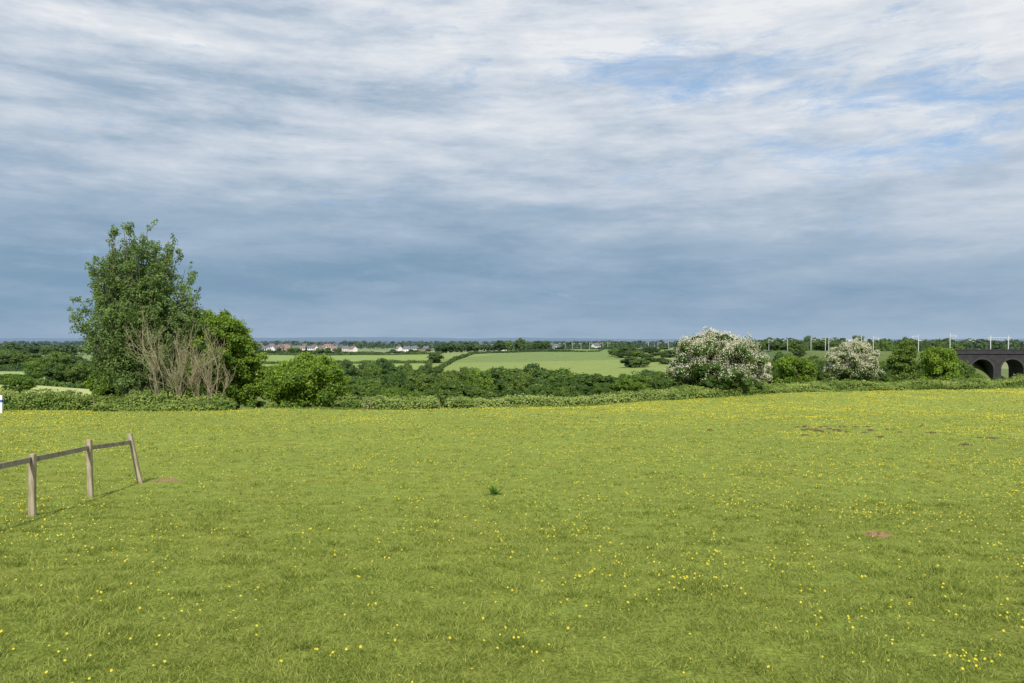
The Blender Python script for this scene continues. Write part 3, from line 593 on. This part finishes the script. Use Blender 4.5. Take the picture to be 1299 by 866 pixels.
M_soil=mat("red_soil",(.20,.11,.065),(.34,.20,.125),30,bump=1,haze=False); M_earth=mat("brown_earth",(.19,.12,.07),(.28,.18,.10),20,bump=1,haze=False); M_dung=mat("dried_dung",(.05,.04,.02),(.13,.10,.05),20,haze=False)
mound(1113,680,.36,.035,M_soil,"molehill","low patch of bare reddish soil in the grass","molehill",1)
mound(210,609,.6,.018,M_earth,"bare_earth","worn patch of brown bare earth near the fence","bare earth",2)
r=np.random.default_rng(44)
for i,(a,b) in enumerate([(895,546),(1008,541),(1022,546),(1035,544),(1050,548),(1062,543),(1078,547),(1090,549),(1105,546),(1124,544),(1222,566),(1262,554),(1048,541),(1165,543),(1140,548),(1120,552),(1030,550),(1070,540),(1245,556),(1180,549),(1042,546),(1056,545),(1098,543),(1015,543),(1028,547),(1066,546),(1084,543),(1112,549)]):
    mound(a+r.normal(0,4),b+r.normal(0,1.3),r.uniform(.2,.6),r.uniform(.02,.05),M_dung,"dung_pile","dark lump of dried dung on the grazed grass","dung",10+i,"dung and churned lumps on the pasture")
# ---------------------------------------------------------------- light
el=math.radians(43); az=math.radians(181)
S=Vector((math.sin(az)*math.cos(el),math.cos(az)*math.cos(el),math.sin(el)))
sl=bpy.data.lights.new("sun",'SUN'); sl.energy=4.8; sl.angle=math.radians(.6); sl.color=(1,.95,.86); so=link(bpy.data.objects.new("sun",sl)); so.rotation_euler=S.to_track_quat('Z','Y').to_euler()
w=bpy.data.worlds.new("World"); scene.world=w; w.use_nodes=True; nt=w.node_tree; nt.nodes.clear(); N=nt.nodes.new; L=nt.links.new
sky=N("ShaderNodeTexSky"); sky.sky_type='NISHITA'; sky.sun_disc=False; sky.sun_elevation=el; sky.sun_rotation=az; sky.air_density=1.2; sky.dust_density=1.5
bg1=N("ShaderNodeBackground"); bg1.inputs[1].default_value=.15; L(sky.outputs[0],bg1.inputs[0])
tc=N("ShaderNodeTexCoord"); sx=N("ShaderNodeSeparateXYZ"); L(tc.outputs["Generated"],sx.inputs[0])
def M(op,a,b=None,c=None,clamp=False):
    m=N("ShaderNodeMath"); m.operation=op; m.use_clamp=clamp
    for k,s in enumerate((a,b,c)):
        if s is None: continue
        if isinstance(s,(int,float)): m.inputs[k].default_value=s
        else: L(s,m.inputs[k])
    return m.outputs[0]
x_,y_,z_=sx.outputs
zc=M('MAXIMUM',z_,0.0); den=M('ADD',zc,.16)
cv=N("ShaderNodeCombineXYZ"); L(M('DIVIDE',x_,den),cv.inputs[0]); L(M('DIVIDE',y_,den),cv.inputs[1])
GEN=tc.outputs["Generated"]
def noise(scale,det,rough,off=(0,0,0),dist=0.,st=(1,1,1),src=None):
    mp=N("ShaderNodeMapping"); mp.inputs["Location"].default_value=off; mp.inputs["Scale"].default_value=st; L(src or cv.outputs[0],mp.inputs[0])
    n=N("ShaderNodeTexNoise"); n.inputs["Scale"].default_value=scale; n.inputs["Detail"].default_value=det; n.inputs["Roughness"].default_value=rough; n.inputs["Distortion"].default_value=dist; L(mp.outputs[0],n.inputs[0]); return n.outputs[0]
hr=N("ShaderNodeValToRGB"); L(M('MULTIPLY',zc,2.0,clamp=True),hr.inputs[0]); cr=hr.color_ramp
pts=[(0,.44),(.05,.36),(.12,.33),(.20,.41),(.30,.54),(.42,.64),(.55,.76),(.70,.80),(.90,.80)]
cr.elements[0].position=0; cr.elements[0].color=(pts[0][1],)*3+(1,); cr.elements[1].position=pts[-1][0]; cr.elements[1].color=(pts[-1][1],)*3+(1,)
for p,v in pts[1:-1]:
    e=cr.elements.new(p); e.color=(v,v,v,1)
B=hr.outputs[0]
n1=noise(1.5,8,.58,(3.1,1.7,0),.2,(.7,1,1))
n4=noise(1.,8,.56,(2.3,5.1,1.4),.1,(1.3,1.3,13.),src=GEN)
n5=noise(1.,10,.62,(8.3,1.1,3.4),.15,(4.5,4.5,24.),src=GEN)
n6=noise(1.,9,.66,(1.3,7.1,2.4),.1,(13.,13.,48.),src=GEN)
amp=M('MULTIPLY_ADD',M('MINIMUM',zc,.3),2.0,.24)
for nn,k in ((n1,.35),(n4,1.25),(n5,1.3),(n6,.6)):
    B=M('ADD',B,M('MULTIPLY',M('SUBTRACT',nn,.5),M('MULTIPLY',amp,k)))
B=M('ADD',B,M('MULTIPLY',x_,M('MULTIPLY',M('MINIMUM',M('ADD',zc,.06),.2),.9)))
B=M('ADD',B,0,clamp=True)
c=N("ShaderNodeValToRGB"); L(B,c.inputs[0]); cr=c.color_ramp
cr.elements[0].position=0; cr.elements[0].color=(.18,.29,.43,1); cr.elements[1].position=1; cr.elements[1].color=(.82,.84,.87,1)
for p,col in ((.25,(.225,.35,.485,1)),(.5,(.37,.475,.60,1)),(.75,(.60,.665,.75,1))):
    e=cr.elements.new(p); e.color=col
bg2=N("ShaderNodeBackground"); L(c.outputs[0],bg2.inputs[0]); bg2.inputs[1].default_value=1.
def gauss(u0,v0,su,sv):
    u=M('DIVIDE',x_,M('MAXIMUM',y_,.05)); v=M('DIVIDE',z_,M('MAXIMUM',y_,.05))
    a=M('POWER',M('DIVIDE',M('SUBTRACT',u,u0),su),2.); b=M('POWER',M('DIVIDE',M('SUBTRACT',v,v0),sv),2.)
    return M('EXPONENT',M('MULTIPLY',M('ADD',a,b),-1.))
U=lambda px:(px-CX)/F
V_=lambda py:(CY-py)/F
gsum=M('ADD',gauss(U(880),V_(95),.22,.06),M('ADD',gauss(U(1110),V_(200),.17,.022),gauss(U(1230),V_(130),.18,.06)))
n3=noise(1.,11,.70,(1,9,4),.4,(9,9,34),src=GEN)
hole=M('MULTIPLY',M('MULTIPLY',M('SUBTRACT',M('ADD',n3,M('MULTIPLY',gsum,.18)),.59),4.5,clamp=True),.8)
bgb=N("ShaderNodeBackground"); bgb.inputs[0].default_value=(.28,.50,.84,1); bgb.inputs[1].default_value=.88
adds=N("ShaderNodeMixShader"); adds.inputs[0].default_value=.75; L(bg1.outputs[0],adds.inputs[1]); L(bgb.outputs[0],adds.inputs[2])
ms=N("ShaderNodeMixShader"); L(hole,ms.inputs[0]); L(bg2.outputs[0],ms.inputs[1]); L(adds.outputs[0],ms.inputs[2])
ow=N("ShaderNodeOutputWorld"); L(ms.outputs[0],ow.inputs[0])
# ---------------------------------------------------------------- camera
cam=bpy.data.cameras.new("camera"); cam.sensor_width=36; cam.lens=F/1299*36; cam.clip_end=40000; cam.clip_start=.1
co=link(bpy.data.objects.new("camera",cam)); co.location=(0,0,CAM); co.rotation_euler=(math.pi/2,0,0); scene.camera=co
scene.view_settings.view_transform='Standard'; scene.view_settings.look='None'; scene.view_settings.exposure=0
